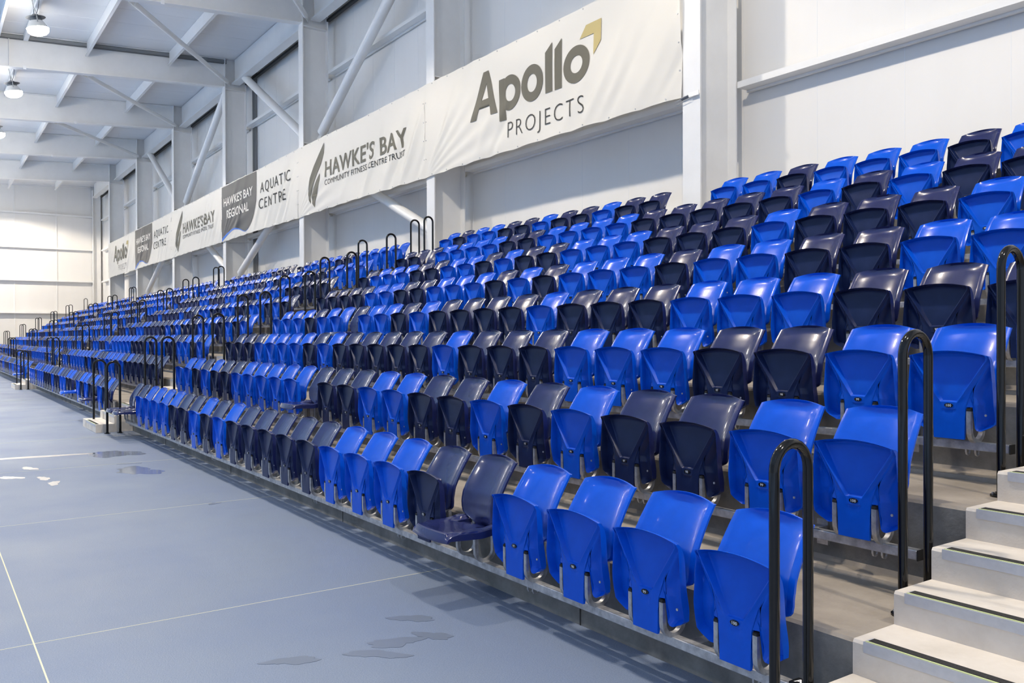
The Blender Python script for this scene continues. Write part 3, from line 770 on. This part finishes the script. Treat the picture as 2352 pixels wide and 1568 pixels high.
def art_pool(e, i, xl):
    W_ = 3.57
    def xr(h): return W_ * (1 if h > .45 else 1 - .32 * (1 - h / .45) ** 2)
    def wave(x): return 4.75 + .30 * math.sin(min(1, x / 2.3) * math.pi * .62 + .1) - .30 * ss(1.0, 3.4, x)
    N_ = 30; out = []; bl = []
    for k in range(N_):
        x0, x1 = 0.03 + k / N_ * W_, .03 + (k + 1) / N_ * W_
        def lo(x):
            z = wave(x)
            q = (x - 2.4) / (W_ - 2.4)
            if q > 0: z = max(z, 4.80 + .75 * q ** 2.6)
            return z
        out.append([(x0, lo(x0) + .0), (x1, lo(x1) + .0), (x1, BZ1 - .05), (x0, BZ1 - .05)])
        if x1 < 2.9:
            t0 = .10 * (1 - x0 / 3.0); t1 = .10 * (1 - x1 / 3.0)
            bl.append([(x0, lo(x0) - t0), (x1, lo(x1) - t1), (x1, lo(x1)), (x0, lo(x0))])
    lay(joinp(out).mesh('art', INK, fix=False), 'dark_panel', PANEL_INK, e, i, .006, .05)
    lay(joinp(bl).mesh('art', INK, fix=False), 'blue_wave', BLUE_INK, e, i, .006, .08)
    lay(fit_text("HAWKE'S BAY", .28, 3.28, 5.83, 6.10, .02, 1.0), 'upper_lettering', WHITE_PRINT, e, i, .013, .04)
    lay(fit_text('REGIONAL', .60, 2.90, 5.40, 5.68, .02, 1.0), 'lower_lettering', WHITE_PRINT, e, i, .013, .04)
    lay(fit_text('AQUATIC', 3.95, 6.48, 5.79, 6.09, .0, 1.25), 'top_lettering', INK, e, i)
    lay(fit_text('CENTRE', 3.88, 6.12, 5.31, 5.61, .0, 1.25), 'bottom_lettering', INK, e, i)
KB = [(art_construction, 'white banner with large grey letters and a gold arrow, nearest the camera'),
      (art_trust, 'white banner with a tall grey flame emblem, second from the camera'),
      (art_pool, 'white banner with a dark curved panel and blue wave, third from the camera'),
      (art_trust, 'white banner with a grey flame emblem, fourth from the camera'),
      (art_pool, 'white banner with a dark panel and blue wave, second from the far end'),
      (art_construction, 'white banner with grey letters and a gold arrow, at the far end')]
for q, (fn, lab) in enumerate(KB):
    e, xl = banner(q + 1, None); tag(e, lab, 'banner', 'banners hung across the columns'); fn(e, q + 1, xl)
# wire, turnbuckle and clamp holding the near banner end
e = empty('banner_turnbuckle', (colX[1] - .10, 8.40, 4.64)); tag(e, 'small steel turnbuckle tying the nearest banner corner to the column', 'turnbuckle')
MB().tube([(-.14, 0, 0), (.16, 0, .03)], .006, 8).tube([(-.14, -.012, -.05), (.12, -.012, -.02)], .004, 8).build('wire', GALV, e, 60)
MB().tube([(-.05, -.015, .012), (.08, -.015, .028)], .010, 8).tube([(-.05, .01, .0), (.08, .01, .013)], .010, 8).build('buckle', TRAY, e, 50)
MB().tube([(.13 + .022 * math.cos(a), -.01, .035 + .022 * math.sin(a)) for a in [2 * math.pi * k / 12 for k in range(12)]], .005, 6, closed=True).build('shackle', TRAY, e, 50)
MB().box(.10, .27, -.02, -.008, .0, .06).build('clamp_plate', WHITE_INK, e)
e = empty('banner_shackle', (colX[4] - .12, 8.39, 4.66)); tag(e, 'small dark shackle at the lower corner where banners three and four meet', 'shackle')
MB().tube([(.03 * math.cos(a), 0, .03 * math.sin(a)) for a in [2 * math.pi * k / 12 for k in range(12)]], .009, 6, closed=True).build('ring', DARK, e, 50)
MB().tube([(0, .05, .0), (.9, .95, -.02)], .006, 6).build('wire', GALV, e, 50)

# ------------------------------------------------------------------ puddles and damp marks on the floor
def puddle(x, y, rx, ry, ang, seed, mat, label, lobes=3, name='puddle'):
    rr = random.Random(seed); ph = [rr.uniform(0, 6.28) for _ in range(6)]; n = 48; v = []
    for j in range(n):
        a = 2 * math.pi * j / n; k = 1 + .22 * math.sin(2 * a + ph[0]) + .16 * math.sin(3 * a + ph[1]) + .09 * math.sin(7 * a + ph[2]) + .05 * math.sin(13 * a + ph[3])
        px, py = rx * k * math.cos(a), ry * k * math.sin(a); ca, sa = math.cos(ang), math.sin(ang)
        v.append((px * ca - py * sa, px * sa + py * ca, .0016))
    v.append((0, 0, .0019)); vb = [(a_, b_, .0002) for a_, b_, c_ in v[:n]]
    f = [(j, (j + 1) % n, n) for j in range(n)] + [(j, n + 1 + j, n + 1 + (j + 1) % n, (j + 1) % n) for j in range(n)]
    o = MB().add(v + vb, f).build(name, mat, None, 40, (x, y, 0)); tag(o, label, 'puddle' if name == 'puddle' else 'wet mark', 'water on the floor')
P_ = [(-11.11, 1.02, .13, .07, .2, 1, 'bright round puddle left of the floor, farthest of the small group'), (-10.49, .79, .15, .07, .5, 2, 'bright puddle nearest the left picture edge'),
      (-10.23, 1.07, .12, .06, .1, 3, 'bright puddle in the middle of the small group'), (-9.83, 1.12, .12, .06, -.2, 4, 'faint puddle closest to the camera in the group'),
      (-12.15, .95, .10, .95, -.1, 5, 'long bright strip of water across the left floor'), (-11.85, 2.05, .38, .24, .3, 6, 'wide shiny wet area towards the far seats'),
      (-10.2, 2.0, .30, .22, .2, 8, 'pale wet patch on the middle of the far floor')]
for x, y, rx, ry, a, s, l in P_: puddle(x, y, rx, ry, a, s, SHEEN if rx > .2 else WATER, l)
Q_ = [(-10.84, 2.02, .03, .13, -.3, 11, 'dark streak of water beyond the bright puddles'), (-7.78, 2.16, .035, .05, 0, 12, 'tiny wet spot near the front riser'),
      (-3.99, 2.13, .10, .055, .9, 13, 'dark wet footprint nearest the front seats'), (-3.70, 2.09, .09, .05, .5, 14, 'wet footprint just below the one by the seats'),
      (-3.73, 1.89, .13, .06, 1.1, 15, 'smeared footprint in the middle of the trail'), (-3.64, 1.75, .13, .05, .9, 16, 'wet drag mark at the trail middle'),
      (-3.79, 1.40, .12, .045, 1.3, 17, 'faint wet mark at the left end of the trail')]
for x, y, rx, ry, a, s, l in Q_: puddle(x, y, rx, ry, a, s, WET, l, name='wet_mark')
